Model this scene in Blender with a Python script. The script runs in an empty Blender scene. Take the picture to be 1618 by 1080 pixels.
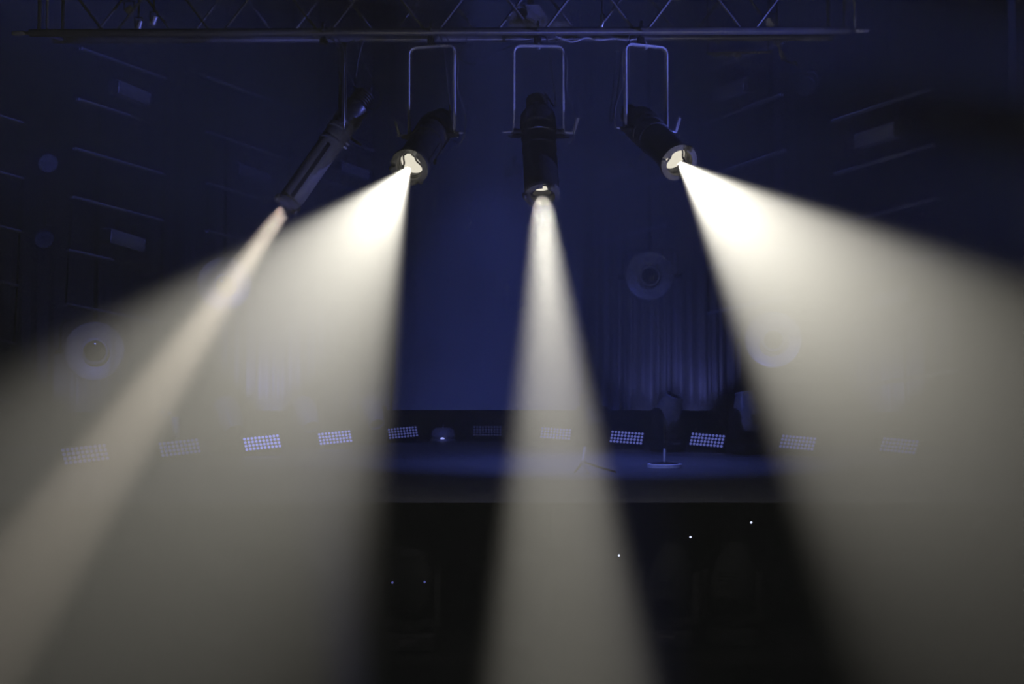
import bpy, math, random
from mathutils import Vector, Matrix, Euler
random.seed(7)
PI = math.pi
R = math.radians
SC = bpy.context.scene
COL = SC.collection

# ------------------------------------------------------------------ camera
F, CX, CY, YH, CAMZ = 2000.0, 809.0, 540.0, 620.0, 0.67
PITCH = math.atan((YH - CY) / F)
cam_d = bpy.data.cameras.new('camera')
cam = bpy.data.objects.new('camera', cam_d)
COL.objects.link(cam)
cam.location = (0, 0, CAMZ)
cam.rotation_euler = (PI / 2 + PITCH, 0, 0)
cam_d.sensor_width = 36
cam_d.lens = 36 * F / 1618
cam_d.clip_start = 0.05
SC.camera = cam
CAM = Vector((0, 0, CAMZ))
CR = Euler((PI / 2 + PITCH, 0, 0)).to_matrix()

def ray(px, py):
    return (CR @ Vector(((px - CX) / F, -(py - CY) / F, -1))).normalized()

def P(px, py, d):
    """point at picture position px, py and depth d (world y)"""
    r = ray(px, py)
    return CAM + r * (d / r.y)

def on_floor(px, py, z=0.0):
    r = ray(px, py)
    return CAM + r * ((z - CAMZ) / r.z)

# ------------------------------------------------------------------ materials
def mat(name, base, rough=0.5, metal=0.0, spec=0.5, noise=0.0, scale=20.0, bump=0.0):
    m = bpy.data.materials.new(name)
    m.use_nodes = True
    nt = m.node_tree
    b = nt.nodes['Principled BSDF']
    b.inputs['Base Color'].default_value = (*base, 1)
    b.inputs['Roughness'].default_value = rough
    b.inputs['Metallic'].default_value = metal
    b.inputs['Specular IOR Level'].default_value = spec
    if noise or bump:
        tc = nt.nodes.new('ShaderNodeTexCoord')
        n = nt.nodes.new('ShaderNodeTexNoise')
        n.inputs['Scale'].default_value = scale
        n.inputs['Detail'].default_value = 4
        nt.links.new(tc.outputs['Object'], n.inputs['Vector'])
        if noise:
            r = nt.nodes.new('ShaderNodeMapRange')
            r.inputs['To Min'].default_value = max(0.02, rough - noise)
            r.inputs['To Max'].default_value = min(1, rough + noise)
            nt.links.new(n.outputs['Fac'], r.inputs['Value'])
            nt.links.new(r.outputs['Result'], b.inputs['Roughness'])
            mx = nt.nodes.new('ShaderNodeMix'); mx.data_type = 'RGBA'
            mx.inputs['A'].default_value = (*[c * 0.75 for c in base], 1)
            mx.inputs['B'].default_value = (*[min(1, c * 1.25) for c in base], 1)
            nt.links.new(n.outputs['Fac'], mx.inputs['Factor'])
            nt.links.new(mx.outputs['Result'], b.inputs['Base Color'])
        if bump:
            bp = nt.nodes.new('ShaderNodeBump')
            bp.inputs['Strength'].default_value = bump
            bp.inputs['Distance'].default_value = 0.01
            nt.links.new(n.outputs['Fac'], bp.inputs['Height'])
            nt.links.new(bp.outputs['Normal'], b.inputs['Normal'])
    return m

def emis(name, col, s, base=(0.02, 0.02, 0.02)):
    m = mat(name, base, 0.25)
    b = m.node_tree.nodes['Principled BSDF']
    b.inputs['Emission Color'].default_value = (*col, 1)
    b.inputs['Emission Strength'].default_value = s
    m.cycles.emission_sampling = 'NONE'
    return m

M = {}
M['black'] = mat('black_paint', (0.022, 0.022, 0.024), 0.42, noise=0.08, scale=30)
M['matte'] = mat('matte_black', (0.010, 0.010, 0.011), 0.85, spec=0.2, noise=0.1, scale=8)
M['body'] = mat('fixture_body', (0.018, 0.018, 0.02), 0.36, spec=0.5, noise=0.06, scale=25)
M['bar'] = mat('grey_steel_bar', (0.60, 0.60, 0.63), 0.42, metal=0.35, noise=0.06, scale=15)
M['ring'] = mat('grey_painted_ring', (0.055, 0.055, 0.06), 0.6, spec=0.25, noise=0.06, scale=15)
M['chord'] = mat('truss_tube', (0.16, 0.16, 0.17), 0.35, metal=0.4, noise=0.06, scale=12)
M['brace'] = mat('truss_brace', (0.16, 0.16, 0.17), 0.45, metal=0.3, noise=0.05, scale=12)
M['bolt'] = mat('bright_bolt', (0.6, 0.6, 0.62), 0.3, metal=0.6)
M['reflector'] = mat('spun_aluminium', (0.65, 0.65, 0.67), 0.5, metal=0.3, noise=0.08, scale=6)
M['glass'] = mat('dark_glass', (0.02, 0.02, 0.025), 0.08, spec=0.7)
M['white'] = mat('white_plastic', (0.8, 0.8, 0.82), 0.5, noise=0.05)
M['floor'] = mat('stage_vinyl', (0.13, 0.13, 0.135), 0.5, spec=0.4, noise=0.12, scale=3, bump=0.05)
M['wall'] = mat('dark_wall', (0.012, 0.012, 0.013), 0.9, spec=0.15, noise=0.05, scale=2)
M['bwall'] = mat('back_cloth', (0.14, 0.14, 0.15), 0.9, spec=0.1, noise=0.03, scale=1)
M['void'] = mat('auditorium_black', (0.006, 0.006, 0.006), 0.95, spec=0.05, noise=0.03, scale=2)
M['curtain'] = mat('velvet_curtain', (0.016, 0.016, 0.018), 0.75, spec=0.2, noise=0.06, scale=6)
M['leg'] = mat('black_leg_cloth', (0.012, 0.012, 0.013), 0.8, spec=0.2, noise=0.05, scale=5)
M['body_lit'] = mat('slim_spot_lit_paint', (0.10, 0.10, 0.105), 0.5, spec=0.25, noise=0.05)  # paler copy of the body paint so the slim spot looks lit
M['lens_grey'] = mat('grey_led_lens', (0.07, 0.07, 0.075), 0.4)
M['head'] = mat('moving_light_paint', (0.35, 0.35, 0.36), 0.35, noise=0.05)
M['cable'] = mat('black_cable', (0.05, 0.05, 0.055), 0.5, noise=0.05)
M['wire'] = mat('steel_wire', (0.25, 0.25, 0.27), 0.4, metal=0.6, noise=0.05)
M['rung'] = mat('ladder_tube', (0.40, 0.40, 0.42), 0.5, metal=0.0, noise=0.05, scale=8)
M['strip'] = mat('strip_housing', (0.55, 0.55, 0.58), 0.45, noise=0.05, scale=8)

# ------------------------------------------------------------------ mesh helper
class MB:
    def __init__(self):
        self.v = []; self.f = []
    def add(self, vs, fs, Mx=None):
        o = len(self.v)
        for p in vs:
            p = Vector(p)
            self.v.append(Mx @ p if Mx is not None else p)
        self.f += [[i + o for i in f] for f in fs]
        return self
    def box(self, c, s, Mx=None, ch=0.0):
        """box with chamfered vertical edges (8-gon section) when ch > 0"""
        hx, hy, hz = s[0] / 2, s[1] / 2, s[2] / 2
        if ch > 0:
            k = min(ch, hx * .9, hy * .9, hz * .9)
            def ringv(z, e):
                a, b = hx - e, hy - e
                return [(-a + k, -b, z), (a - k, -b, z), (a, -b + k, z), (a, b - k, z),
                        (a - k, b, z), (-a + k, b, z), (-a, b - k, z), (-a, -b + k, z)]
            vs = []
            for z, e in ((-hz, k * .6), (-hz + k * .6, 0), (hz - k * .6, 0), (hz, k * .6)):
                vs += ringv(z, e)
            fs = [list(range(7, -1, -1)), list(range(24, 32))]
            for r in range(3):
                for i in range(8):
                    j = (i + 1) % 8
                    fs.append([r * 8 + i, r * 8 + j, r * 8 + 8 + j, r * 8 + 8 + i])
        else:
            vs = [(-hx, -hy, -hz), (hx, -hy, -hz), (hx, hy, -hz), (-hx, hy, -hz),
                  (-hx, -hy, hz), (hx, -hy, hz), (hx, hy, hz), (-hx, hy, hz)]
            fs = [[3, 2, 1, 0], [4, 5, 6, 7], [0, 1, 5, 4], [1, 2, 6, 5], [2, 3, 7, 6], [3, 0, 4, 7]]
        vs = [Vector(c) + Vector(p) for p in vs]
        return self.add(vs, fs, Mx)
    def lathe(self, prof, n=32, Mx=None, closed=False):
        vs = []; fs = []
        for (r, z) in prof:
            for i in range(n):
                a = 2 * PI * i / n
                vs.append((r * math.cos(a), r * math.sin(a), z))
        m = len(prof)
        for k in range(m if closed else m - 1):
            a0 = k * n; a1 = ((k + 1) % m) * n
            for i in range(n):
                j = (i + 1) % n
                fs.append([a0 + i, a0 + j, a1 + j, a1 + i])
        if not closed:
            fs.append(list(range(n - 1, -1, -1)))
            fs.append([(m - 1) * n + i for i in range(n)])
        return self.add(vs, fs, Mx)
    def sweep(self, pts, sec, Mx=None, up=None, loop=False):
        """sweep a section (list of (u, v)) along a polyline"""
        pts = [Vector(p) for p in pts]
        n = len(sec); vs = []; fs = []
        prev = None
        L = len(pts)
        for i, p in enumerate(pts):
            a = pts[i - 1] if (i > 0 or loop) else p
            b = pts[(i + 1) % L] if (i < L - 1 or loop) else p
            t = (b - a).normalized()
            if up is not None:
                u = Vector(up)
            else:
                u = prev if prev is not None else (Vector((0, 0, 1)) if abs(t.z) < .9 else Vector((0, 1, 0)))
            s = t.cross(u)
            if s.length < 1e-5:
                s = t.cross(Vector((1, 0.3, 0)))
            s.normalize(); w = s.cross(t).normalized(); prev = w
            k = 1.0
            if 0 < i < L - 1:
                c = (p - pts[i - 1]).normalized().dot((pts[i + 1] - p).normalized())
                k = 1 / max(.6, math.sqrt(max(.05, (1 + c) / 2)))
            for (x, y) in sec:
                vs.append(p + s * x * k + w * y)
        for i in range(L if loop else L - 1):
            a0 = i * n; a1 = ((i + 1) % L) * n
            for j in range(n):
                q = (j + 1) % n
                fs.append([a0 + j, a0 + q, a1 + q, a1 + j])
        if not loop:
            fs.append(list(range(n - 1, -1, -1)))
            fs.append([(L - 1) * n + j for j in range(n)])
        return self.add(vs, fs, Mx)
    def tube(self, pts, r, n=10, Mx=None, loop=False):
        sec = [(r * math.cos(2 * PI * i / n), r * math.sin(2 * PI * i / n)) for i in range(n)]
        return self.sweep(pts, sec, Mx, None, loop)
    def build(self, name, m, parent=None, smooth=True, angle=35):
        me = bpy.data.meshes.new(name)
        me.from_pydata([tuple(p) for p in self.v], [], self.f)
        me.validate(); me.update()
        import bmesh
        bm = bmesh.new(); bm.from_mesh(me)
        bmesh.ops.recalc_face_normals(bm, faces=bm.faces)
        bm.to_mesh(me); bm.free()
        if smooth:
            me.shade_smooth(); me.set_sharp_from_angle(angle=R(angle))
        me.materials.append(m)
        o = bpy.data.objects.new(name, me)
        COL.objects.link(o)
        if parent is not None:
            o.parent = parent
        return o

def tag(o, label=None, cat=None, group=None, kind=None):
    if label: o['label'] = label
    if cat: o['category'] = cat
    if group: o['group'] = group
    if kind: o['kind'] = kind
    return o

def thing(name, label, cat, loc=(0, 0, 0), rz=0.0, group=None):
    o = bpy.data.objects.new(name, None)
    o.empty_display_size = 0.1
    COL.objects.link(o)
    o.location = loc; o.rotation_euler = (0, 0, rz)
    return tag(o, label, cat, group)

def dup(root, loc, rz, label, group=None):
    r = root.copy(); COL.objects.link(r)
    r.location = loc; r.rotation_euler = (0, 0, rz); r['label'] = label
    if group: r['group'] = group
    for ch in list(root.children):
        c = ch.copy(); COL.objects.link(c); c.parent = r
        for g in list(ch.children):
            d = g.copy(); COL.objects.link(d); d.parent = c
    return r

def smooth_path(pts, sub=6):
    pts = [Vector(p) for p in pts]
    out = []
    for i in range(len(pts) - 1):
        p0 = pts[max(0, i - 1)]; p1 = pts[i]; p2 = pts[i + 1]; p3 = pts[min(len(pts) - 1, i + 2)]
        for k in range(sub):
            t = k / sub
            out.append(.5 * ((2 * p1) + (p2 - p0) * t + (2 * p0 - 5 * p1 + 4 * p2 - p3) * t * t + (3 * p1 - p0 - 3 * p2 + p3) * t ** 3))
    out.append(pts[-1])
    return out

def struct(name, mb, m, label=None):
    o = mb.build(name, m)
    o['kind'] = 'structure'
    if label: o['label'] = label
    return o

# ------------------------------------------------------------------ the setting
YF, YB, XW, ZC, ZA = 7.75, 20.0, 8.5, 7.6, -1.25      # stage front, back wall, side walls, ceiling, auditorium floor
def slab(x0, x1, y0, y1, z0, z1):
    return MB().box(((x0 + x1) / 2, (y0 + y1) / 2, (z0 + z1) / 2), (x1 - x0, y1 - y0, z1 - z0))
struct('floor', slab(-XW, XW, -7, YF, ZA - .1, ZA), M['void'])
# stage deck: gently bowed front edge
mb = MB()
n = 24; top = []; 
for i in range(n + 1):
    x = -XW + 2 * XW * i / n
    top.append((x, YF + 0.004 * x * x, 0))
vs = top + [(x, YB, 0) for x, y, z in top] + [(x, y, ZA) for x, y, z in top]
fs = [[i, i + 1, n + 2 + i, n + 1 + i] for i in range(n)] + [[2 * n + 2 + i, 2 * n + 3 + i, i + 1, i] for i in range(n)]
mb.add(vs, fs)
sf = struct('stage_floor', mb, M['floor'])
sf.data.materials.append(M['void'])
for p_ in sf.data.polygons:
    if abs(p_.normal.z) < .5: p_.material_index = 1
struct('stage_step', slab(-2.4, 3.2, 6.75, YF - 0.002, ZA, -.76), M['void'])
struct('wall_back', slab(-XW, XW, YB, YB + .2, ZA, ZC), M['bwall'])
struct('wall_left', slab(-XW - .2, -XW, -7, YB, ZA, ZC), M['wall'])
struct('wall_right', slab(XW, XW + .2, -7, YB, ZA, ZC), M['wall'])
struct('wall_front', slab(-XW, XW, -7.2, -7, ZA, ZC), M['void'])
struct('ceiling', slab(-XW, XW, -7, YB, ZC, ZC + .1), M['wall'])
# low black masking wall behind the floor lights
mb = MB()
pts = []
for i in range(41):
    x = -7.6 + 15.2 * i / 40
    pts.append((x, 18.35 - .075 * (x + .35) ** 2, .21))
mb.sweep(pts, [(-.03, -.21), (.03, -.21), (.03, .21), (-.03, .21)], up=(0, 0, 1))
struct('trim_1', mb, M['matte'])

# ------------------------------------------------------------------ curtains (pleated, hung from the ceiling)
def curtain(x0, x1, label, z0=.02):
    mb = MB(); nx = max(60, int((x1 - x0) * 90)); zs = [z0, 1.2, 2.6, 4.2, 6.0, ZC - .01]
    rnd = random.Random(int(x0 * 100)); ph = rnd.random() * 6
    vs = []; fs = []
    for k, z in enumerate(zs):
        for i in range(nx + 1):
            x = x0 + (x1 - x0) * i / nx
            y = 19.15 - .072 * (x + .35) ** 2
            y += .055 * math.sin(x * 31 + ph + 1.6 * math.sin(x * 5.3 + ph)) + .035 * math.sin(x * 67 + 2 * math.sin(x * 11)) + .02 * math.sin(x * 17 + z * .5)
            vs.append((x, y, z))
    for k in range(len(zs) - 1):
        for i in range(nx):
            a = k * (nx + 1) + i
            fs.append([a, a + 1, a + nx + 2, a + nx + 1])
    mb.add(vs, fs)
    o = mb.build('curtain', M['curtain'], angle=80)
    tag(o, label, 'curtain', 'pleated curtains along the back of the stage')
    s = o.modifiers.new('thick', 'SOLIDIFY'); s.thickness = .012
    return o
curtain(-6.9, -4.35, 'pleated dark curtain at the far left of the stage behind the beams')
curtain(-4.25, -1.75, 'pleated pale-lit curtain behind the two domed moving lights left of the dark blue gap')
curtain(1.05, 3.6, 'pleated dark blue curtain between the middle and right white beams')
curtain(3.68, 6.5, 'pleated curtain seen faintly through the right-hand white beam')

# black leg curtain hanging close by at the right edge
mb = MB(); vs = []; fs = []; nx = 90
for z in (-.9, 1.5, 4.0, ZC - .01):
    for i in range(nx + 1):
        x = 3.47 + 2.2 * i / nx
        vs.append((x, 8.75 + .05 * math.sin(x * 29) + .02 * math.sin(x * 71 + 1), z))
for k in range(3):
    for i in range(nx):
        q = k * (nx + 1) + i
        fs.append([q, q + 1, q + nx + 2, q + nx + 1])
o = mb.add(vs, fs).build('curtain', M['leg'], angle=80)
o.modifiers.new('thick', 'SOLIDIFY').thickness = .012
tag(o, 'black leg curtain hanging at the right edge of the picture', 'curtain')

# ------------------------------------------------------------------ truss
DT = 8.0                                   # depth of the front chord
A = P(47, 52.2, DT); B = P(1342, 48.0, DT)
RC = 0.025
tr = thing('lighting_truss', 'long black box truss across the top carrying the four spotlights', 'truss', A)
def loc(p, root): return Vector(p) - root.location
def chord(y, a, b):
    return MB().tube([loc(a, tr), loc(b, tr)], RC, 16).build('chord', M['chord'], tr)
up = Vector((0, 0, .40)); back = Vector((0, .42, 0.075))
corners = [Vector((0, 0, 0)), back, up, up + back]
for c in corners:
    chord(0, A + c, B + c)
def xat(px, off=Vector((0, 0, 0))):
    t = (px - 47) / (1342 - 47)
    return A + (B - A) * t + off
def zig(nodes_px, off, drop):
    for q in nodes_px:
        for s in (-1, 1):
            p0 = xat(q + s * 9, off); p1 = xat(q + s * 84, off + up)
            if p1.x < A.x - .01 or p1.x > B.x + .01 or p0.x < A.x or p0.x > B.x: continue
            MB().tube([loc(p0, tr), loc(p1, tr)], .009, 8).build('brace', M['brace'], tr)
zig([174, 343, 512, 682, 850, 1012, 1182], Vector((0, 0, 0)), 0)
zig([100, 262, 428, 596, 766, 932, 1098, 1262], back, 0)
for px in (62, 1335):                        # end frames
    for off in (Vector((0, 0, 0)), back):
        MB().tube([loc(xat(px, off), tr), loc(xat(px, off + up), tr)], .012, 10).build('end_post', M['chord'], tr)
    for off in (Vector((0, 0, 0)), up):
        MB().tube([loc(xat(px, off), tr), loc(xat(px, off + back), tr)], .012, 10).build('end_post', M['chord'], tr)
for px in (512, 682, 850, 1012):             # dark cross tubes at the hanging points
    MB().tube([loc(xat(px), tr), loc(xat(px, back), tr)], .014, 10).build('cross_tube', M['black'], tr)
for px, y in ((1362, 48.2), (30, 52.4)):
    p = P(px, y, DT)
    MB().lathe([(.012, -.045), (.016, -.03), (.016, .03), (.01, .045)], 12, Matrix.Translation(loc(p, tr)) @ Matrix.Rotation(PI / 2, 4, 'Y')).build('spigot', M['bar'], tr)
    p2 = p + Vector((.05 if px < 200 else -.05, 0, 0))
    MB().tube([loc(p, tr), loc(xat(47 if px < 200 else 1342), tr)], .01, 8).build('spigot_pin', M['chord'], tr)
# hoist chains at both ends
for px, lab in ((75, 'thin hoist chain rising from the left end of the truss'), (1350, 'thin hoist chain rising from the right end of the truss')):
    p = xat(px if px < 200 else 1332, up + Vector((0, 0, RC)))
    p = Vector((P(px, 5, DT).x, p.y, p.z - .40))
    e = p.copy(); e.z = ZC
    h = MB()
    k = 0; z = p.z
    h.tube([p, e], .0065, 8)
    for s in range(40):
        zz = p.z + .05 + s * .1
        h.lathe([(.006, -.02), (.011, -.01), (.011, .01), (.006, .02)], 8, Matrix.Translation((p.x, p.y, zz)))
    h = h.build('hoist_chain', M['rung'])
    tag(h, lab, 'chain', 'hoist chains of the truss')

# ------------------------------------------------------------------ profile spotlights
M['lens_glow'] = emis('spot_lens_glow', (1.0, .93, .76), .85)
M['lens_glow_warm'] = emis('spot_lens_glow_warm', (1.0, .80, .62), .7)

LIGHTS = []
def profile_spot(label, clamp_px, clamp_py, pivot_px, pivot_py, theta, phi, L, rad, yw, rr, pan_yoke=None, cable_side=1, glow='lens_glow', handle=1, paint='body', yoke_paint='bar'):
    cp = P(clamp_px, clamp_py, DT)
    root = thing('profile_spotlight', label, 'spotlight', cp, 0, 'spotlights hung in a row under the truss')
    pv = P(pivot_px, pivot_py, DT)
    v = (CAM - pv).normalized()
    rgt = v.cross(Vector((0, 0, 1))).normalized() * -1
    if rgt.x < 0: rgt = -rgt
    dn = v.cross(rgt).normalized()
    if dn.z > 0: dn = -dn
    ax = (math.cos(theta) * v + math.sin(theta) * (math.cos(phi) * dn + math.sin(phi) * rgt)).normalized()
    pan = math.atan2(ax.x, -ax.y) if pan_yoke is None else pan_yoke
    hx = Vector((math.cos(pan), math.sin(pan), 0))           # yoke width direction
    hx = (hx - ax * hx.dot(ax)).normalized()
    ay = ax.cross(hx).normalized()
    Mx = Matrix(((hx.x, ay.x, ax.x, 0), (hx.y, ay.y, ax.y, 0), (hx.z, ay.z, ax.z, 0), (0, 0, 0, 1)))
    Mx = Matrix.Translation(pv - cp) @ Mx
    rb = rad
    # lamp housing with cooling ribs
    h = MB(); prof = [(.02, -.30), (.05, -.298), (.058, -.285)]
    for k in range(5):
        z = -.28 + k * .018
        prof += [(.058, z), (.070, z + .003), (.070, z + .010), (.058, z + .013)]
    prof += [(.062, -.185), (.09, -.165), (rb * .98, -.13), (rb * 1.02, -.09), (rb * 1.02, -.03), (rb * .95, -.02)]
    h.lathe(prof, 36, Mx)
    hs = h.build('lamp_housing', M['body'], root)
    for k in range(3):                                            # bright screw heads
        a = -.6 + .6 * k
        q = Matrix.Translation((rb * 1.02 * math.sin(a), -rb * 1.02 * math.cos(a), -.06)) @ Matrix.Rotation(PI / 2, 4, 'X') @ Matrix.Rotation(a, 4, 'Y')
        MB().lathe([(.005, -.006), (.005, .004), (.003, .006)], 8, Mx @ q).build('screw', M['bolt'], hs)
    # shutter barrel with flats, shutter handles and focus knob
    b = MB().lathe([(rb * .9, -.03), (rb * .93, -.02), (rb * .93, .015), (rb * 1.0, .02), (rb * 1.0, .05), (rb * .93, .055), (rb * .93, .13), (rb * .98, .135), (rb * .98, .15), (rb * .9, .152)], 36, Mx)
    b = b.build('shutter_barrel', M[paint], root)
    for a in (0, PI / 2, -PI / 2):
        q = Matrix.Rotation(a, 4, 'Z') @ Matrix.Translation((0, -rb - .03, .035))
        MB().box((0, 0, 0), (.03, .055, .004), Mx @ q, .0).box((0, -.035, 0), (.018, .03, .009), Mx @ q, .003).build('shutter_handle', M['body'], b)
    for zz in (.085, .115):
        q = Matrix.Translation((.012, -rb * .93 - .012, zz)) @ Matrix.Rotation(PI / 2, 4, 'X')
        MB().lathe([(.007, -.014), (.011, -.01), (.011, .01), (.008, .014)], 12, Mx @ q).build('focus_knob', M['bolt'] if zz < .1 else M['bar'], b)
    # lens tube (hollow) 
    ri = rr * .72
    t = MB().lathe([(rb * .90, .14), (rb * .90, L - .03), (rb * .94, L - .028), (rb * .94, L - .008), (rr * .98, L - .005),
                    (rr * .98, L), (ri * 1.02, L), (ri * 1.02, L - .055), (ri * .97, L - .065), (ri * .97, .16)], 40, Mx, closed=True)
    t = t.build('lens_tube', M[paint], root)
    for s in (-1, 1):
        MB().box((s * rb * .9, 0, (L + .16) / 2), (.008, .02, L - .22), Mx).build('tube_rail', M['body'], t)
    # colour frame holder: flat front ring in three segments with gaps, plus clips
    g = MB()
    for (a0, a1) in ((-84, 22), (38, 168), (190, 262)):
        vs = []; fs = []; nn = 22
        for i in range(nn + 1):
            a = R(a0 + (a1 - a0) * i / nn) - PI / 2 - R(8)
            c, s = math.cos(a), math.sin(a)
            for (r_, z_) in ((ri * 1.0, L + .018), (rr, L + .010), (rr * 1.03, L - .012), (ri * 1.0, L + .002)):
                vs.append((r_ * c, r_ * s, z_))
        for i in range(nn):
            for j in range(4):
                q = (j + 1) % 4
                fs.append([i * 4 + j, i * 4 + q, i * 4 + 4 + q, i * 4 + 4 + j])
        fs += [[3, 2, 1, 0], [nn * 4 + j for j in range(4)]]
        g.add(vs, fs, Mx)
    g = g.build('front_ring', M['ring'], root)
    for a in (22, 142, 262):
        q = Matrix.Rotation(R(a + 8) - PI / 2, 4, 'Z') @ Matrix.Translation((rr * .93, 0, L + .006))
        MB().box((0, 0, 0), (.035, .026, .03), Mx @ q, .004).build('ring_clip', M['body'], g)
        MB().lathe([(.005, .014), (.005, .019), (.003, .021)], 8, Mx @ q).build('clip_screw', M['bolt'], g)
    # lens : domed glass recessed in the tube
    ln = MB(); prof = []
    for k in range(9):
        a = k / 8 * R(60)
        prof.append((max(.001, ri * .97 * math.sin(a) / math.sin(R(60))), L - .095 + .05 * (math.cos(a) - math.cos(R(60)))))
    ln.lathe(prof[::-1], 40, Mx)
    ln.build('lens', M[glow], root)
    ret = MB().lathe([(ri * .96, L - .052), (ri * .96, L - .046), (ri * .88, L - .046), (ri * .88, L - .052)], 36, Mx, closed=True)
    ret.build('lens_retainer', M['body'], root)
    # inner curved spring clips across the lens
    for a, rr_ in ((.5, .55), (2.9, .5)):
        pts = [(ri * .95 * math.cos(a + k * .22 - .9) * (1 - .45 * math.sin(k / 8 * PI)), ri * .95 * math.sin(a + k * .22 - .9) * (1 - .45 * math.sin(k / 8 * PI)), L - .036) for k in range(9)]
        MB().tube(pts, .0055, 8, Mx).build('lens_spring', M['black'], root)
    # yoke : flat bar bent to a U with round corners
    top_z = P(pivot_px, clamp_py + 23, DT).z
    Hy = Vector((math.cos(pan), math.sin(pan), 0))
    o = pv - cp
    zt = top_z - pv.z; cr = .045; w = yw / 2
    pts = [o - Hy * w]
    pts.append(o - Hy * w + Vector((0, 0, zt - cr)))
    for k in range(1, 7):
        a = k / 6 * PI / 2
        pts.append(o - Hy * (w - cr + cr * math.cos(a)) + Vector((0, 0, zt - cr + cr * math.sin(a))))
    for k in range(0, 6):
        a = PI / 2 - k / 6 * PI / 2
        pts.append(o + Hy * (w - cr + cr * math.cos(a)) + Vector((0, 0, zt - cr + cr * math.sin(a))))
    pts.append(o + Hy * w + Vector((0, 0, zt - cr)))
    pts.append(o + Hy * w)
    nrm = Vector((-math.sin(pan), math.cos(pan), 0))
    tw, th = .018, .0075
    sec = [(-th, -tw + .004), (-th + .004, -tw), (th - .004, -tw), (th, -tw + .004), (th, tw - .004), (th - .004, tw), (-th + .004, tw), (-th, tw - .004)]
    yk = MB().sweep(pts, sec, None, up=nrm).build('yoke', M[yoke_paint], root)
    Ry = Matrix(((Hy.x, nrm.x, 0, 0), (Hy.y, nrm.y, 0, 0), (0, 0, 1, 0), (0, 0, 0, 1)))
    for s in (-1, 1):                                             # pivot bosses between barrel and yoke, outside knobs
        q = Matrix.Translation(o + Hy * s * w) @ Ry @ Matrix.Rotation(PI / 2, 4, 'Y')
        inner = rb * .93 - w
        MB().lathe([(.022, inner if s > 0 else -inner), (.022, -.012 * s), (.028, -.012 * s), (.028, .004 * s)], 16, q).build('pivot_boss', M['ring'], root)
        MB().lathe([(.010, .004 * s), (.010, .05 * s), (.007, .055 * s), (.006, .075 * s)], 10, q).build('pivot_bolt', M['bar'], root)
    s = handle                                                    # tilt locking handle
    hb = o + Hy * s * (w + .065)
    tip = hb + Hy * s * .03 + Vector((0, 0, .095))
    MB().sweep([hb, hb.lerp(tip, .3), tip], [(-.009, -.006), (.009, -.006), (.011, .006), (-.011, .006)], up=nrm).build('tilt_handle', M['bar'], root)
    # hook clamp on the truss chord
    ck = MB()
    tube_c = Vector((0, 0, 0))
    jaw = [(0, .046 * math.cos(a), .046 * math.sin(a)) for a in [R(-60 + 30 * k) for k in range(9)]]
    ck.sweep(jaw, [(-.022, -.007), (.022, -.007), (.022, .007), (-.022, .007)], up=(1, 0, 0))
    ck.box((0, 0, -.058), (.05, .05, .035), None, .006)
    c_ = ck.build('hook_clamp', M['black'], root)
    MB().lathe([(.011, zt + o.z - .022), (.011, zt + o.z - .008), (.007, zt + o.z - .008), (.007, -.07)], 6, Matrix.Translation((o.x, o.y, 0))).build('hanging_bolt', M['bolt'], c_)
    MB().lathe([(.007, 0), (.007, .03), (.012, .03), (.012, .036), (.009, .042)], 8, Matrix.Translation((0, -.05, .0)) @ Matrix.Rotation(R(-10), 4, 'X')).build('clamp_bolt', M['bolt'], c_)
    # power lead from the lamp housing up to the truss
    bk = (Mx @ Vector((0, .02, -.29)))
    pts = smooth_path([bk, bk + Vector((.05 * cable_side, .06, .04)), Vector((o.x + .11 * cable_side, .10, o.z + .20)), Vector((.07 * cable_side, .08, -.07)), Vector((.04 * cable_side, .05, .015))], 6)
    MB().tube(pts, .005, 8).build('power_lead', M['cable'], root)
    # safety wire looped over the truss and through the yoke
    a1 = o + Hy * cable_side * w + Vector((0, -.0, zt * .25))
    pts = smooth_path([Vector((.05 * cable_side, 0, .03)), o + Hy * cable_side * (w + .02) + Vector((0, -.02, zt * .85)), o + Hy * cable_side * (w + .022) + Vector((0, -.02, zt * .5)), o + Hy * cable_side * (w + .075) + Vector((0, -.02, .1)), o + Hy * cable_side * (w + .05) + Vector((0, -.01, -.06)), o + Hy * cable_side * (w - .02) + Vector((0, 0, -.04))], 6)
    MB().tube(pts, .003, 6).build('safety_wire', M['wire'], root)
    front = cp + (Mx @ Vector((0, 0, L + .015)))
    return root, front, ax

EPS = {}
def beam(root, front, ax, power, full_deg, blend, radius, col, back=0.0):
    ld = bpy.data.lights.new('spot_lamp', 'SPOT')
    ld.energy = power; ld.spot_size = R(full_deg); ld.spot_blend = blend; ld.shadow_soft_size = radius
    ld.color = col
    o = bpy.data.objects.new('spot_lamp', ld); COL.objects.link(o)
    o.parent = root
    o.location = front - ax * back - root.location
    o.rotation_euler = (-ax).to_track_quat('Z', 'Y').to_euler()
    return o

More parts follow.
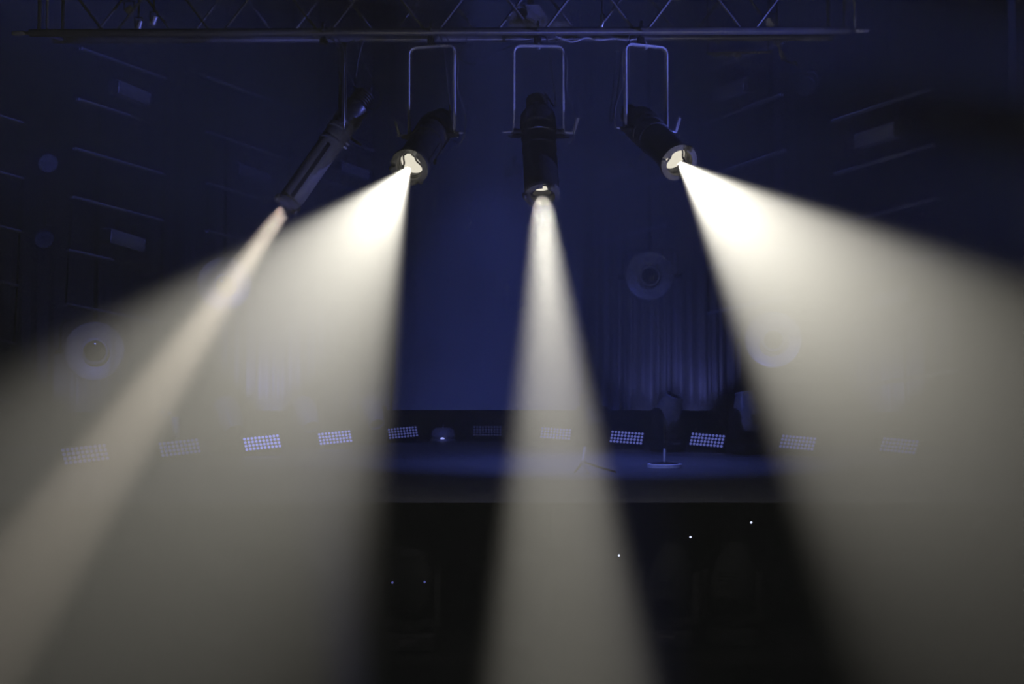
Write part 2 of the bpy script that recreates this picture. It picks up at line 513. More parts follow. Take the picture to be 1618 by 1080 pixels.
WARM = (1.0, .955, .82)
r1 = profile_spot('slim spotlight aimed steeply down and left with a narrow warm beam', 512, 51, 541, 200, R(63), R(-34.5), .66, .084, .24, .086, pan_yoke=R(-78), cable_side=1, glow='lens_glow_warm', handle=-1, paint='body_lit', yoke_paint='black')
r2 = profile_spot('spotlight aimed forward and left with a wide white beam, second from the left', 682, 50.5, 682, 212, R(27), R(-34), .52, .112, .30, .116, cable_side=1, handle=-1)
r3 = profile_spot('spotlight aimed almost straight down with a narrow white beam', 850, 50, 851, 209, R(48), R(3.2), .51, .114, .315, .112, cable_side=1, handle=1)
r4 = profile_spot('spotlight aimed forward and right with a wide white beam, far right of the four', 1013, 49.5, 1021, 205, R(32), R(44.5), .52, .112, .29, .116, cable_side=-1, handle=1)
beam(*r1, 10500, 2 * 6.6, .4, .052, (1.0, .87, .70))
beam(*r2, 7700, 2 * 15.2, .48, .018, WARM)
beam(*r3, 11500, 2 * 9.0, .5, .074, WARM)
beam(*r4, 7800, 2 * 16.3, .48, .018, WARM)

# ------------------------------------------------------------------ LED panels in an arc on the stage floor
def led_mat(s):  # emission stands in for blue light reflected by the lenses
    return emis('led_lens_%d' % int(s * 1000), (.24, .28, 1.0), s * .85, (.05, .05, .06))
def led_panel():
    root = thing('led_panel', 'x', 'stage light')
    W, H, T = .43, .175, .07
    tilt = Matrix.Translation((0, 0, .03)) @ Matrix.Rotation(R(-28), 4, 'X')
    hb = MB().box((0, 0, H / 2), (W, T, H), tilt, .008).build('housing', M['black'], root)
    MB().box((0, .045, H / 2), (W * .8, .03, H * .7), tilt).build('heat_sink', M['matte'], root)
    for s in (-1, 1):
        MB().box((s * .17, .03, .012), (.03, .20, .024), None, .004).build('foot', M['black'], root)
    lm = MB().lathe([(.0155, 0), (.0155, .004), (.013, .010), (.008, .0135), (.002, .0145)], 12)
    first = None
    for r in range(4):
        for c in range(10):
            q = tilt @ Matrix.Translation(((c - 4.5) * .0405, -T / 2 - .001, .026 + r * .041)) @ Matrix.Rotation(PI / 2, 4, 'X')
            if first is None:
                first = lm.build('led_lens', led_mat(.3), root)
                o = first
            else:
                o = first.copy(); COL.objects.link(o); o.parent = root
            o.matrix_local = q
    return root
LP = [  # px, py of the foot, spin, painted reflection, label
    (137, 742, 'led panel of forty lenses nearly lost in the beam, leftmost on the stage floor', .10),
    (286, 729, 'led panel of forty lenses left of the first lens ring, second from the left', .12),
    (416, 719, 'led panel of violet-reflecting lenses between the first and second domed moving lights', .70),
    (531, 709, 'led panel of violet-reflecting lenses right of the second domed moving light', .55),
    (638, 699, 'dim led panel straddling the right edge of the wide left beam', .22),
    (770, 696, 'very dim led panel in the blue gap beside the middle beam', .05),
    (877, 701, 'led panel inside the middle white beam', .22),
    (989, 709, 'brightest blue led panel right of the middle beam, left of the tilted moving light', .42),
    (1116, 714, 'bright blue led panel right of the microphone stand', .40),
    (1259, 719, 'faint led panel just inside the left edge of the right beam', .16),
    (1419, 725, 'faint led panel deep in the right beam, rightmost on the stage floor', .08)]
proto = led_panel()
leds = []
for i, (px, py, lab, s) in enumerate(LP):
    p = on_floor(px, py)
    rz = math.atan2(p.x + .25, 9.0) * -1.9
    p = p + Vector((0, 0, .012)); roll = (-.085 if p.x < -.3 else .06) if abs(p.x + .3) > .3 else 0
    if i == 0:
        o = proto; o.location = p; o.rotation_euler = (0, roll, rz); o['label'] = lab; o['group'] = 'led panels in an arc on the stage floor'
    else:
        o = dup(proto, p, rz, lab, 'led panels in an arc on the stage floor')
        o.rotation_euler = (0, roll, rz)
    m_ = led_mat(s)
    for ch in o.children:
        if ch.name.startswith('led_lens'):
            ch.material_slots[0].link = 'OBJECT'; ch.material_slots[0].material = m_

# ------------------------------------------------------------------ moving lights
def moving_head(name, label, p, rz, tilt, s=1.0, group=None, lensmat='glass', bk='black', bd='body', rg='bar'):
    root = thing(name, label, 'moving light', p, rz, group)
    S = Matrix.Scale(s, 4)
    bs = MB().box((0, 0, .07), (.34, .28, .11), S, .02).box((0, 0, .008), (.26, .22, .016), S).build('base', M[bk], root)
    MB().box((0, -.142, .075), (.12, .004, .05), S).build('display', M['glass'], bs)
    MB().lathe([(.10, .12), (.10, .145), (.12, .15), (.12, .165)], 24, S).build('pan_turret', M[bk], root)
    sec = [(-.028, -.075), (.022, -.075), (.03, -.05), (.03, .05), (.022, .075), (-.028, .075)]
    MB().box((0, 0, .185), (.40, .15, .05), S, .015).build('yoke_bridge', M[bk], root)
    for q in (-1, 1):
        mb = MB()
        vs = []
        prof = [(.17, .085), (.30, .078), (.44, .070), (.485, .045), (.50, .015)]
        for z, hw in prof:
            for (x, y) in ((.165, -hw), (.205, -hw * .8), (.205, hw * .8), (.165, hw)):
                vs.append((q * x, y, z))
        fs = [[3, 2, 1, 0], [16, 17, 18, 19]]
        for k in range(4):
            for j in range(4):
                fs.append([k * 4 + j, k * 4 + (j + 1) % 4, k * 4 + 4 + (j + 1) % 4, k * 4 + 4 + j])
        mb.add(vs, fs, S)
        mb.build('yoke_arm', M[bk], root)
    hm = MB().lathe([(.05, -.20), (.10, -.19), (.135, -.15), (.15, -.08), (.152, .0), (.142, .09), (.110, .20), (.102, .235), (.094, .238), (.092, .215), (.02, .213)], 28, S @ Matrix.Scale(.98, 4, (1, 0, 0)))
    head = hm.build('head', M[bd], root)
    head.location = (0, 0, .43 * s)
    head.rotation_euler = (PI / 2 + tilt, 0, 0)
    MB().lathe([(.091, .214), (.075, .226), (.04, .236), (.005, .240)], 28, S).build('lens', M[lensmat], head)
    MB().lathe([(.100, .225), (.107, .228), (.107, .244), (.100, .247), (.094, .244), (.094, .23)], 28, S, closed=True).build('lens_ring', M[rg], head)
    for k in range(4):
        MB().box((0, -.152 + .0, -.12 + k * .03), (.14, .012, .008), S).build('vent_rib', M[bk], head)
    return root
G1 = 'moving lights on the stage floor between the led panels'
# tilt: 0 = lens level and facing the audience, negative looks up
for (px, py, rz, tl, lab) in (
    (360, 716, R(38), R(48), 'domed moving light standing left of the violet-reflecting led panel, furthest left on the stage'),
    (482, 707, R(34), R(46), 'domed moving light standing between the two violet-reflecting led panels'),
    (587, 700, R(30), R(46), 'dark moving light left of the dim led panel at the beam edge'),
    (936, 705, R(28), R(-118), 'moving light with its head up at the right edge of the middle beam'),
    (1055, 713, R(40), R(-62), 'blue-lit moving light with slanted head behind the microphone stand'),
    (1181, 717, R(28), R(-100), 'dark moving light at the left edge of the right beam')):
    moving_head('moving_light', lab, on_floor(px, py), rz, tl, 1.0, G1, 'glass', 'black', 'head', 'bar')
# the small one in the blue gap looks up
heads = {}
G2 = 'moving lights standing below the front of the stage'
for (px, d, tl, rz, lab) in (
    (350, 7.15, R(-40), R(10), 'barely visible moving light below the stage inside the wide left beam'),
    (505, 7.1, R(-50), R(5), 'barely visible moving light below the stage near the right edge of the wide left beam'),
    (648, 7.1, R(-75), R(0), 'dark upright moving light below the stage between the left and middle beams'),
    (822, 7.15, R(-60), R(0), 'dark moving light below the stage behind the left part of the middle beam'),
    (938, 7.2, R(-60), R(-10), 'dark moving light below the stage behind the right edge of the middle beam'),
    (1058, 7.2, R(-130), R(-18), 'dark moving light below the stage, first one right of the middle beam'),
    (1158, 7.25, R(-130), R(-22), 'dark moving light below the stage at the left edge of the right beam')):
    p = P(px, 900, d)
    heads[px] = moving_head('moving_light', lab, (p.x, d, -.76), rz, tl, .84, G2, 'matte', 'matte', 'matte', 'matte')

M['glint'] = emis('bolt_glint', (.7, .75, 1.0), 1.2)  # emissive dots painting in the glints of small bolts and screws
M['glint_blue'] = emis('bolt_glint_blue', (.25, .28, 1.0), .25)
for (hp, px, py, d, m_) in ((938, 978, 877, 7.12, 'glint'), (1058, 1091, 848, 7.12, 'glint'), (1158, 1187, 825, 7.17, 'glint'),
                            (648, 620, 920, 6.99, 'glint_blue'), (648, 671, 919, 6.99, 'glint_blue')):
    h_ = heads[hp]
    q = h_.matrix_basis.inverted() @ P(px, py, d)
    MB().lathe([(.004, -.006), (.006, -.003), (.006, .003), (.004, .006)], 10, Matrix.Translation(q) @ Matrix.Rotation(PI / 2, 4, 'X')).build('bolt_glint', M[m_], h_)

# glass-domed floor lamp in the middle of the blue gap
p = on_floor(700, 697)
root = thing('dome_lamp', 'small clear glass dome lamp with a spike on the floor in the blue gap', 'lamp', p)
MB().lathe([(.17, 0), (.175, .01), (.17, .035), (.13, .045)], 28).build('base', M['bar'], root)
pr = [(.135, .04), (.165, .06), (.17, .10), (.15, .15), (.11, .185)]
MB().lathe(pr + [(r * .96, z) for r, z in pr[::-1]], 28, closed=True).build('bowl', M['reflector'], root)
MB().lathe([(.03, .04), (.022, .12), (.01, .2), (.004, .24)], 14).build('spike', M['bolt'], root)
MB().lathe([(.035, .045), (.045, .06), (.03, .075)], 14, Matrix.Translation((0, -.12, 0))).build('bulb', emis('dome_bulb', (.35, .4, 1), 2.0), root)

# ------------------------------------------------------------------ big dish lights
def dish_light(px, py, d, rad, turn, label, cap=.42):
    p = P(px, py, d)
    root = thing('dish_light', label, 'stage light', p, turn, 'large round dish lights at the sides')
    Mx = Matrix.Rotation(PI / 2, 4, 'X')                          # lathe axis z -> -y (towards the audience)
    pr = [(.46 * rad, -.09 * rad), (.55 * rad, -.06 * rad), (.8 * rad, .02 * rad), (.97 * rad, .10 * rad), (1.0 * rad, .12 * rad), (1.02 * rad, .10 * rad)]
    back = [(1.0 * rad, .07 * rad), (.8 * rad, -.02 * rad), (.46 * rad, -.13 * rad)]
    MB().lathe(pr + back, 44, Mx, closed=True).build('dish', M['reflector'], root)
    MB().lathe([(.12 * rad, -.75 * rad), (.38 * rad, -.7 * rad), (.46 * rad, -.5 * rad), (.46 * rad, -.12 * rad), (.40 * rad, -.11 * rad)], 36, Mx).build('lamp_can', M['black'], root)
    MB().lathe([(cap * rad, -.12 * rad), (cap * rad, .02 * rad), ((cap + .03) * rad, .05 * rad), ((cap - .04) * rad, .055 * rad), ((cap - .05) * rad, -.02 * rad), (cap * .8 * rad, -.05 * rad)], 36, Mx, closed=False).build('inner_ring', M['bar'], root)
    MB().lathe([(cap * .9 * rad, -.04 * rad), (cap * .7 * rad, .0 * rad), (cap * .3 * rad, .03 * rad), (.003, .035 * rad)], 30, Mx).build('lens', M['glass'], root)
    w = 1.16 * rad
    pts = [(-w, 0, -.1 * rad), (-w, 0, .8 * rad)] + [(-w + .3 * rad - .3 * rad * math.cos(a), 0, .8 * rad + .3 * rad * math.sin(a)) for a in (.4, .8, 1.2, PI / 2)] + \
          [(w - .3 * rad + .3 * rad * math.sin(a), 0, .8 * rad + .3 * rad * math.cos(a)) for a in (0, .4, .8, 1.2)] + [(w, 0, .8 * rad), (w, 0, -.1 * rad)]
    MB().sweep(pts, [(-.006, -.02), (.006, -.02), (.006, .02), (-.006, .02)], up=(0, 1, 0)).build('yoke', M['black'], root)
    for s in (-1, 1):
        MB().lathe([(.016, -.18 * rad), (.016, .03), (.028, .03), (.028, .05)], 12, Matrix.Translation((s * w, 0, 0)) @ Matrix.Rotation(s * PI / 2, 4, 'Y')).build('pivot_knob', M['black'], root)
    MB().tube([(0, 0, 1.1 * rad), (0, 0, ZC - p.z)], .02, 10).build('drop_pole', M['matte'], root)
    return root
dish_light(150, 555, 12.6, .285, R(8), 'large round dish light with a shining inner ring at the far left', .43)
dish_light(355, 449, 14.5, .30, R(10), 'large round dish light hidden in the crossing of the two left beams', .38)
dish_light(1027, 436, 14.5, .275, R(-14), 'large round blue-lit dish light between the middle and right beams', .40)
dish_light(1222, 537, 12.8, .275, R(-12), 'large round dish light veiled by the right beam', .40)

# ------------------------------------------------------------------ hanging ladders with strip lights
def ladder(label, bars, d0, d1, strips):
    """bars: (x0, y0, x1, y1) picture ends; d0, d1 depth of the ends"""
    pts = [(P(b[0], b[1], d0), P(b[2], b[3], d1)) for b in bars]
    base = pts[-1][0]
    root = thing('hanging_ladder', label, 'lighting ladder', base, 0, 'hanging ladders of tubes at the sides')
    for a, b in pts:
        MB().tube([a - base, b - base], .019, 10).build('rung', M['rung'], root)
    for e in (0, 1):
        q = [pr[e] - base for pr in pts[::-1]]
        tp = q[-1].copy(); tp.z = ZC - base.z - .005
        MB().tube(q + [tp], .008, 8).build('rail', M['matte'], root)
    return root
def strip_light(label, x0, y0, x1, y1, d0, d1, h=.11, lit_end=0):
    a = P(x0, y0, d0); b = P(x1, y1, d1)
    c = (a + b) / 2; t = (b - a); Ln = t.length; t.normalize()
    s = Vector((0, 0, 1)).cross(t).normalized(); w = t.cross(s).normalized()
    root = thing('strip_light', label, 'stage light', c, 0, 'strip lights on the hanging ladders')
    Mx = Matrix(((t.x, s.x, w.x, 0), (t.y, s.y, w.y, 0), (t.z, s.z, w.z, 0), (0, 0, 0, 1)))
    pr = [(-.05, -h / 2), (.05, -h / 2), (.06, -h * .1), (.045, h / 2), (-.045, h / 2), (-.06, -h * .1)]
    MB().sweep([(-Ln / 2, 0, 0), (Ln / 2, 0, 0)], [(x, y) for x, y in pr], Mx, up=(0, 0, 1)).build('housing', M['strip'], root)
    for e in (-1, 1):
        MB().box((e * (Ln / 2 + .012), 0, 0), (.022, .10, h * .9), Mx, .006).build('end_cap', M['white'] if (e > 0) == (lit_end > 0) else M['black'], root)
    for e in (-.25, .25):
        MB().box((e * Ln, 0, h / 2 + .045), (.03, .012, .10), Mx).build('hanger', M['black'], root)
        MB().lathe([(.03, -.015), (.03, .015)], 12, Mx @ Matrix.Translation((e * Ln, 0, h / 2 + .09)) @ Matrix.Rotation(PI / 2, 4, 'Y')).build('clamp', M['black'], root)
    return root
ladder('hanging ladder cut by the left edge of the picture', [(-95, 155, 35, 195), (-98, 245, 35, 283), (-100, 335, 31, 366), (-105, 422, 27, 452), (-108, 512, 22, 543), (-112, 608, 18, 636)], 10.2, 11.4, 0)
ladder('hanging ladder above the far left dish light', [(128, 77, 262, 125), (123, 157, 262, 201.5), (118, 235, 259, 276), (114, 311.5, 257, 349), (108, 395.5, 255.5, 429), (104, 481, 250, 510)], 11.6, 12.8, 0)
ladder('hanging ladder behind the barrel of the slim spotlight', [(327, 122, 462, 172), (327, 209, 458, 254), (327, 290, 455, 328), (327, 365, 450, 398)], 13.2, 14.6, 0)
ladder('hanging ladder behind the second spotlight from the left', [(505, 205, 590, 238), (505, 283, 590, 312), (505, 360, 590, 385)], 14.8, 15.9, 0)
ladder('hanging ladder just right of the middle spotlight', [(935, 240, 1045, 203), (935, 318, 1045, 282), (935, 387, 1050, 355)], 14.4, 13.2, 0)
ladder('hanging ladder above the aim of the far right spotlight', [(1100, 118, 1235, 68), (1105, 198, 1235, 150), (1110, 282, 1240, 238), (1115, 352, 1244, 318), (1118, 424, 1247, 394), (1120, 495, 1250, 468)], 13.2, 12.0, 0)
ladder('hanging ladder at the far right above and inside the right beam', [(1315, 192, 1472, 140), (1320, 275, 1480, 227), (1330, 352, 1486, 312), (1340, 433, 1496, 400), (1345, 522, 1508, 487), (1350, 612, 1517, 584)], 11.6, 10.4, 0)
strip_light('strip light on the far left ladder near the top', 180, 137, 230, 157, 11.9, 12.4, .13, 1)
strip_light('strip light on the far left ladder above the dish light', 168, 372, 221, 388, 11.9, 12.4, .14, 1)
strip_light('strip light on the ladder left of the slim spotlight', 372, 266, 420, 284, 13.5, 14.1, .12, 1)
strip_light('strip light glimpsed left of the second spotlight', 535, 262, 577, 277, 15.1, 15.6, .12, 1)
strip_light('strip light glimpsed behind the left side of the middle spotlight', 803, 273, 842, 262, 15.4, 15.0, .12, -1)
strip_light('strip light between the middle spotlight and the far right spotlight', 957, 276, 1000, 260, 14.1, 13.7, .12, -1)
strip_light('strip light right of the yoke of the far right spotlight', 1134, 150, 1182, 134, 12.9, 12.4, .13, -1)
strip_light('pale strip light on the far right ladder above the right beam', 1359, 223, 1420, 204, 11.2, 10.7, .13, -1)
strip_light('strip light on the far right ladder inside the right beam', 1388, 477, 1444, 463, 11.2, 10.7, .12, -1)

# ------------------------------------------------------------------ round led wash lights (speckled faces) at the left and right
def wash_light(px, py, d, label, rz):
    p = P(px, py, d)
    root = thing('round_wash_light', label, 'stage light', p, rz, 'round led wash lights')
    Mx = Matrix.Rotation(PI / 2, 4, 'X')
    MB().lathe([(.05, -.12), (.08, -.10), (.10, -.02), (.10, .02), (.094, .022), (.093, .01), (.002, .01)], 28, Mx).build('housing', M['black'], root)
    lm = MB().lathe([(.009, 0), (.007, .006), (.002, .008)], 8); first = None
    for k, (cnt, r) in enumerate(((1, 0), (6, .028), (12, .054), (18, .08))):
        for i in range(cnt):
            a = 2 * PI * i / cnt
            q = Mx @ Matrix.Translation((r * math.cos(a), r * math.sin(a), .010))
            if first is None: o = first = lm.build('led_lens', M['lens_grey'], root)
            else:
                o = first.copy(); COL.objects.link(o); o.parent = root
            o.matrix_local = q
    MB().tube([(-.115, 0, 0), (-.115, 0, .10), (-.08, 0, .14), (.08, 0, .14), (.115, 0, .10), (.115, 0, 0)], .008, 8).build('yoke', M['black'], root)
    MB().tube([(0, 0, .14), (0, 0, ZC - p.z)], .015, 8).build('drop_pole', M['matte'], root)
wash_light(76, 258, 12.5, 'round speckled wash light left of the far left ladder, the upper one', R(12))
wash_light(70, 378, 12.9, 'round speckled wash light left of the far left ladder, the lower one', R(12))
wash_light(1272, 138, 12.0, 'round speckled wash light right of the far right spotlight', R(-12))

# ------------------------------------------------------------------ microphone stands
def mic_stand(label, px, py, top_py, lean=0.0, arc=True):
    p = on_floor(px, py)
    root = thing('microphone_stand', label, 'microphone stand', p)
    bs = MB().lathe([(.126, .020), (.124, .044), (.06, .050), (.02, .056)], 40).build('base', M['black'], root)
    MB().lathe([(.145, 0), (.154, .003), (.155, .034), (.148, .039), (.125, .040), (.125, 0)], 40, closed=True).build('base_rim', M['white'], bs)
    tp = P(px + lean, top_py, p.y) - p
    m1 = tp * .55
    MB().tube([(0, 0, .03), m1], .012, 12).build('pole', M['white'], root)
    MB().tube([m1, tp], .012, 10).build('inner_pole', M['black'], root)
    MB().lathe([(.012, -.03), (.016, -.025), (.016, .025), (.012, .03)], 12, Matrix.Translation(m1)).build('clutch', M['black'], root)
    return root
mic_stand('microphone stand with a pale round base right of the middle beam', 1050, 739, 672)
# short stand in the middle beam
p = on_floor(921, 748)
root = thing('tripod_stand', 'small folding tripod stand lying in the middle beam on the stage floor', 'stand', p)
for k, (dx, dy) in enumerate(((.04, -.10), (-.07, .02), (.28, .10))):
    MB().tube([(0, 0, .10), (dx * .5, dy * .5, .05), (dx, dy, .008)], .008, 8).build('leg', M['black'], root)
MB().tube([(0, 0, .09), (.02, 0, .22)], .014, 10).build('pole', M['white'], root)
MB().lathe([(.02, -.02), (.024, 0), (.02, .02)], 12, Matrix.Translation((0, 0, .10))).build('hub', M['bar'], root)
# tape lines / small things upstage left
p = on_floor(277, 716)
root = thing('bottle', 'x', 'stand', p)
root.name = 'stage_box'
root['label'] = 'pale tall tube with a cluster of small white connectors above it, in the left beam'
root['category'] = 'stage equipment'
H = CAMZ
zt = P(277, 660, p.y).z
MB().lathe([(.045, 0), (.045, zt), (.035, zt + .01)], 18).build('tube', M['white'], root)
for (qx, qy) in ((257, 651), (268, 653), (259, 658)):
    q = P(qx, qy, p.y) - p
    MB().lathe([(.012, -.02), (.022, -.012), (.022, .012), (.012, .02)], 10, Matrix.Translation(q) @ Matrix.Rotation(PI / 2, 4, 'X')).build('connector', M['white'], root)
MB().tube([(0, 0, zt * .98), P(263, 655, p.y) - p], .012, 8).build('bracket', M['black'], root)

# ------------------------------------------------------------------ small gear on and around the truss
def par(label, px, py, d, ang, ln=.09, r=.03, m='bar'):
    p = P(px, py, d)
    root = thing('small_par_light', label, 'stage light', p, 0, 'small lights hung inside the truss')
    Mx = Matrix.Rotation(ang, 4, 'Y')
    MB().lathe([(r * .6, -ln / 2), (r * .9, -ln * .4), (r, 0), (r, ln / 2), (r * .88, ln / 2), (r * .85, ln * .35), (.003, ln * .33)], 20, Mx).build('can', M[m], root)
    MB().tube([(-r * 1.25, 0, 0), (-r * 1.25, 0, .06), (r * 1.25, 0, .06), (r * 1.25, 0, 0)], .004, 6).build('yoke', M['black'], root)
    MB().tube([(0, 0, .06), (0, 0, max(.08, P(px, 0, d).z - p.z + .25))], .007, 8).build('hanger', M['black'], root)
par('small pale round lamp high in the left part of the truss', 204, 16, 8.3, R(60), .05, .026)
par('small ribbed lamp low in the left part of the truss', 219, 42, 8.3, R(15), .075, .020)
par('small stubby lamp right of the ribbed one in the truss', 243, 33, 8.3, R(20), .06, .019)
par('small square-ish lamp above the chord near the right end of the truss', 1217, 36, 8.3, R(-20), .055, .030)
par('small slanted silver lamp in the truss left of the far right spotlight clamp', 952, 37, 8.25, R(15), .06, .008, 'bolt')
# projector hung behind the truss
p = P(838, 27, 8.9)
root = thing('projector', 'boxy grey projector hanging above the middle spotlight behind the truss', 'projector', p)
mb = MB()
vs = [(-.15, -.12, -.075), (.14, -.12, -.075), (.14, .2, -.075), (-.15, .2, -.075), (-.12, -.10, .06), (.06, -.10, .06), (.06, .18, .06), (-.12, .18, .06)]
mb.add(vs, [[3, 2, 1, 0], [4, 5, 6, 7], [0, 1, 5, 4], [1, 2, 6, 5], [2, 3, 7, 6], [3, 0, 4, 7]])
mb.build('case', M['strip'], root, angle=20)
MB().lathe([(.04, 0), (.04, .03), (.033, .035), (.03, .02)], 20, Matrix.Translation((-.06, -.115, -.02)) @ Matrix.Rotation(PI / 2, 4, 'X')).build('lens', M['glass'], root)
MB().tube([(0, .03, .05), (0, .03, ZC - p.z)], .022, 10).build('ceiling_pole', M['strip'], root)
MB().box((.22, .0, -.05), (.12, .06, .03), None, .006).box((.16, 0, -.05), (.06, .03, .02)).build('side_bracket', M['strip'], root)
# batten with three little lamps under the right of the truss
a = P(1116, 84.5, 9.2); b = P(1220, 82, 9.2)
root = thing('lamp_batten', 'thin horizontal batten with three small lamps under the right of the truss', 'batten', (a + b) / 2)
c = root.location
MB().tube([a - c, b - c], .010, 10).build('batten_tube', M['rung'], root)
for px in (1132, 1149, 1166):
    q = P(px, 88, 9.2) - c
    MB().lathe([(.012, .012), (.028, .004), (.028, -.012), (.02, -.016)], 14, Matrix.Translation(q)).build('lamp', M['bar'], root)
for px in (1118, 1214):
    q = P(px, 83, 9.2) - c
    MB().tube([q, q + Vector((0, 0, ZC - c.z - q.z))], .004, 6).build('drop_wire', M['black'], root)
MB().box(P(1135, 64, 9.2) - c, (.03, .03, .045), Matrix.Identity(4), .004).build('cable_plug', M['bar'], root)
# angled lamp arm
a = P(1228, 67, 9.0)
root = thing('jointed_lamp', 'jointed lamp arm with a small square tip under the right end of the truss', 'lamp', a)
MB().box((0, 0, 0), (.055, .05, .028), Matrix.Rotation(R(-15), 4, 'Y'), .006).build('clamp', M['bar'], root)
MB().tube([(0, 0, 0), P(1238, 92, 9.0) - a], .011, 10).tube([P(1233, 80, 9.0) - a, P(1239, 94, 9.0) - a], .019, 12).build('arm', M['rung'], root)
MB().tube(smooth_path([P(1238, 92, 9.0) - a, P(1245, 98, 9.0) - a, P(1256, 100, 9.0) - a]), .006, 8).build('lead', M['cable'], root)
MB().box(P(1256, 100, 9.0) - a, (.032, .03, .026), None, .004).build('tip', M['bar'], root)
MB().tube([(0, 0, 0), (0, 0, ZC - a.z)], .006, 8).build('drop_rod', M['black'], root)
# pale label plates clamped to the rear chord
for (px, w, lab) in ((1279, .10, 'long pale plate clamped under the right end of the rear chord'), (1303, .04, 'short pale plate beside the long one at the right end of the rear chord')):
    p = P(px, 61.5, 8.38)
    o = MB().box((0, 0, 0), (w, .03, .02), None, .003).box((0, 0, .012), (w * .6, .02, .02)).build('clamp_plate', M['bar'])
    o.location = p
    tag(o, lab, 'plate', 'pale plates on the rear chord')
# thin cables draped under the truss
def cable(label, pts, r=.004, m='cable'):
    o = MB().tube(smooth_path([P(*q) for q in pts], 7), r, 7).build('power_cord', M[m])
    return tag(o, label, 'cable', 'cables draped along the truss')
cable('black cable curving between the second and middle spotlights under the truss', [(738, 60, 8.3), (730, 78, 8.3), (724, 90, 8.3), (737, 99, 8.3), (752, 101, 8.3), (775, 91, 8.35), (800, 76, 8.4), (845, 62, 8.4)], .004)
cable('cable looping along the rear chord right of the middle spotlight clamp', [(878, 58, 8.36), (892, 63, 8.36), (905, 66, 8.36), (925, 60, 8.36), (945, 63, 8.36), (968, 61, 8.36), (990, 63, 8.36), (1010, 60, 8.36)], .007, 'rung')
cable('thin cable hanging left of the far right spotlight yoke', [(975, 62, 8.3), (972, 110, 8.3), (968, 150, 8.3), (964, 180, 8.3), (966, 195, 8.3), (975, 150, 8.35), (982, 90, 8.4), (986, 62, 8.4)], .004)
cable('round loop of cable hanging right of the slim spotlight', [(560, 62, 8.4), (585, 120, 8.4), (600, 145, 8.4), (602, 160, 8.4), (592, 172, 8.4), (572, 168, 8.4), (560, 158, 8.4), (565, 100, 8.4), (575, 62, 8.4)], .004)

# ------------------------------------------------------------------ light
def spot(name, loc, target, power, deg, blend, radius, col):
    ld = bpy.data.lights.new(name, 'SPOT')
    ld.energy = power; ld.spot_size = R(deg); ld.spot_blend = blend; ld.shadow_soft_size = radius; ld.color = col
    o = bpy.data.objects.new(name, ld); COL.objects.link(o)
    o.location = loc
    o.rotation_euler = (Vector(loc) - Vector(target)).to_track_quat('Z', 'Y').to_euler()
    return o
BLUE = (.14, .20, 1.0)
# row of blue floor washes lying behind the low masking wall, facing up
def area(name, loc, rot, sx, sy, power, col, spread=180):
    ld = bpy.data.lights.new(name, 'AREA'); ld.shape = 'RECTANGLE'; ld.size = sx; ld.size_y = sy
    ld.energy = power; ld.color = col; ld.spread = R(spread)
    o = bpy.data.objects.new(name, ld); COL.objects.link(o); o.location = loc; o.rotation_euler = rot
    return o
area('blue_floor_wash', (-.35, 18.75, .06), (PI + R(-30), 0, 0), 4.0, .4, 20, BLUE)
spot('blue_back_cloth_flood', (-.35, 16.8, 7.3), (-.35, 20, 1.5), 740, 33, 1.0, .2, BLUE)
spot('blue_wash_left', (-6.0, 9.0, 6.6), (-1.0, 12.0, 1.6), 800, 32, 1.0, .2, BLUE)
spot('blue_wash_right', (4.3, 9.2, 7.3), (1.2, 12.5, 1.8), 600, 34, 1.0, .2, BLUE)
spot('blue_wash_floor', (.3, 8.7, 7.2), (.8, 11.8, 0), 1500, 34, 1.0, .15, BLUE)
spot('blue_side_fill', (8.2, 5.4, .7), (.0, 8.0, 2.2), 3300, 10.5, .9, .1, (.16, .20, 1.0))  # unseen lamp added to tint the yokes blue from the side
spot('blue_front_fill', (.6, 4.4, -1.1), (.3, 7.6, 2.1), 240, 21, 1.0, .1, (.16, .20, 1.0))  # unseen lamp added to put blue on the front rings
spot('blue_front_fill', (-.5, 4.6, -1.1), (-1.36, 7.65, 1.95), 520, 12, .9, .1, (.16, .20, 1.0))  # unseen lamp added to make the slim spot's barrel look blue
spot('blue_truss_fill', (8.2, 5.6, 1.4), (.7, 8.05, 3.12), 5000, 8, 1.0, .1, (.16, .20, 1.0))  # unseen lamp added for the blue highlight along the chord
# unseen front fills added to brighten the hanging ladders and dish lights
spot('blue_ladder_fill', (-4.6, 6.6, 5.2), (-3.9, 13.0, 3.1), 480, 46, 1.0, .15, (.14, .19, 1.0))
spot('blue_ladder_fill', (4.6, 6.6, 5.2), (2.6, 13.5, 2.4), 650, 56, 1.0, .15, (.14, .19, 1.0))
for x, pw in ((-5.6, 40), (-3.4, 170), (1.9, 110), (2.6, 150), (4.9, 50)):
    y = 18.65 - .073 * (x + .35) ** 2
    spot('curtain_uplight', (x, y - .12, .15), (x, y + .25, 2.0), pw, 90, .8, .05, (.22, .26, 1.0))
# dim unseen fill added under the auditorium ceiling to lift the blacks
area('ceiling_fill', (0, -.5, ZC - .15), (0, 0, 0), 8, 7, 170, (1, .99, 1.0), 80)

# ------------------------------------------------------------------ haze in the room
w = bpy.data.worlds.new('stage_haze'); SC.world = w
w.use_nodes = True
nt = w.node_tree
bg = nt.nodes['Background']; bg.inputs['Color'].default_value = (0, 0, 0, 1); bg.inputs['Strength'].default_value = 0
vs_ = nt.nodes.new('ShaderNodeVolumeScatter')
vs_.inputs['Color'].default_value = (1, 1, 1, 1)
vs_.inputs['Density'].default_value = .07
vs_.inputs['Anisotropy'].default_value = 0.0
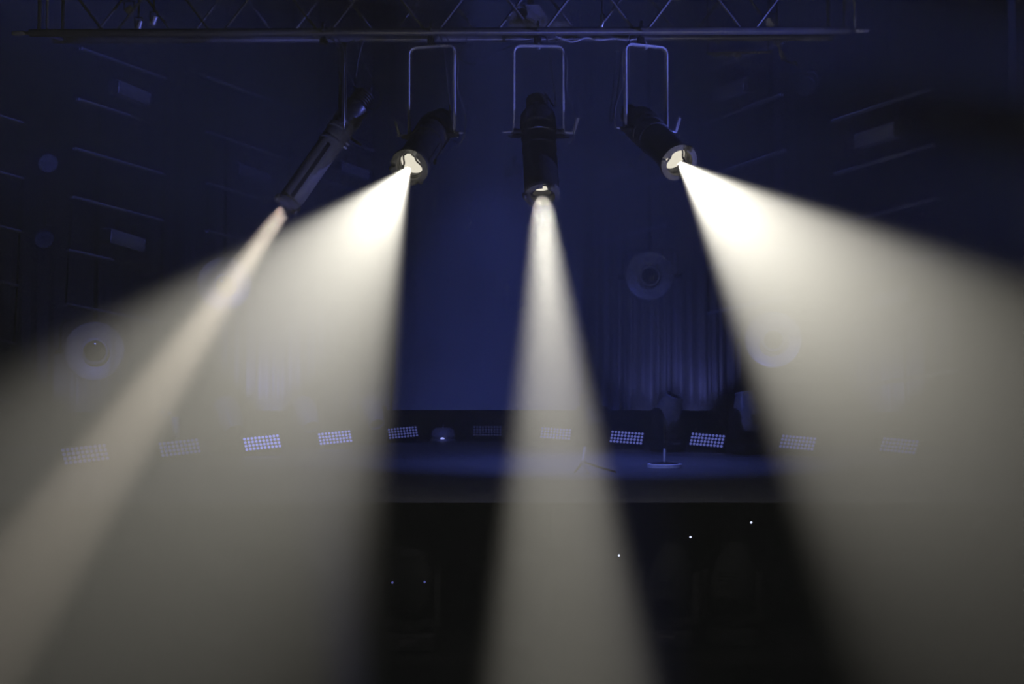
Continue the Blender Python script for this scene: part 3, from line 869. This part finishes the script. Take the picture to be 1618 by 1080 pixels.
# haze shaped to even out the beams: densest before the stage, thinning towards auditorium
geo = nt.nodes.new('ShaderNodeNewGeometry')
sep = nt.nodes.new('ShaderNodeSeparateXYZ')
nt.links.new(geo.outputs['Position'], sep.inputs['Vector'])
mr = nt.nodes.new('ShaderNodeMapRange')
mr.inputs['From Min'].default_value = 3.0; mr.inputs['From Max'].default_value = 9.0
sl = nt.nodes.new('ShaderNodeMath'); sl.operation = 'MULTIPLY_ADD'; sl.inputs[1].default_value = -.27
nt.links.new(sep.outputs['X'], sl.inputs[0]); nt.links.new(sep.outputs['Y'], sl.inputs[2])
nt.links.new(sl.outputs['Value'], mr.inputs['Value'])
cr_ = nt.nodes.new('ShaderNodeValToRGB'); cr_.color_ramp.interpolation = 'B_SPLINE'
els = cr_.color_ramp.elements
for k_, (yy, dd) in enumerate(((3.0, .006), (4.5, .008), (5.6, .046), (6.6, .036), (7.6, .026), (9.0, .028))):
    e = els[k_] if k_ < 2 else els.new((yy - 3) / 6)
    e.position = (yy - 3) / 6; e.color = (dd * 10, dd * 10, dd * 10, 1)
nt.links.new(mr.outputs['Result'], cr_.inputs['Fac'])
m10 = nt.nodes.new('ShaderNodeMath'); m10.operation = 'MULTIPLY'; m10.inputs[1].default_value = .1
nt.links.new(cr_.outputs['Color'], m10.inputs[0])
mz = nt.nodes.new('ShaderNodeMapRange'); mz.interpolation_type = 'SMOOTHSTEP'
mz.inputs['From Min'].default_value = -1.2; mz.inputs['From Max'].default_value = 2.2
mz.inputs['To Min'].default_value = .3; mz.inputs['To Max'].default_value = 1.0
nt.links.new(sep.outputs['Z'], mz.inputs['Value'])
mu = nt.nodes.new('ShaderNodeMath'); mu.operation = 'MULTIPLY'
nt.links.new(m10.outputs['Value'], mu.inputs[0]); nt.links.new(mz.outputs['Result'], mu.inputs[1])
nt.links.new(mu.outputs['Value'], vs_.inputs['Density'])
nt.links.new(vs_.outputs['Volume'], nt.nodes['World Output'].inputs['Volume'])
try:
    w.cycles.volume_step_size = 1.0
except Exception as e:
    print('step', e)

# ------------------------------------------------------------------ colour management
SC.view_settings.view_transform = 'Standard'
SC.view_settings.look = 'None'
SC.view_settings.exposure = 0
SC.view_settings.gamma = 1
SC.view_settings.use_curve_mapping = False
cy = SC.cycles
cy.volume_step_rate = 2.5
cy.use_denoising = True
cy.denoising_input_passes = 'RGB'
cy.max_bounces = 3
cy.diffuse_bounces = 1
cy.glossy_bounces = 2
cy.transmission_bounces = 2
cy.volume_bounces = 0
cy.sample_clamp_indirect = 3
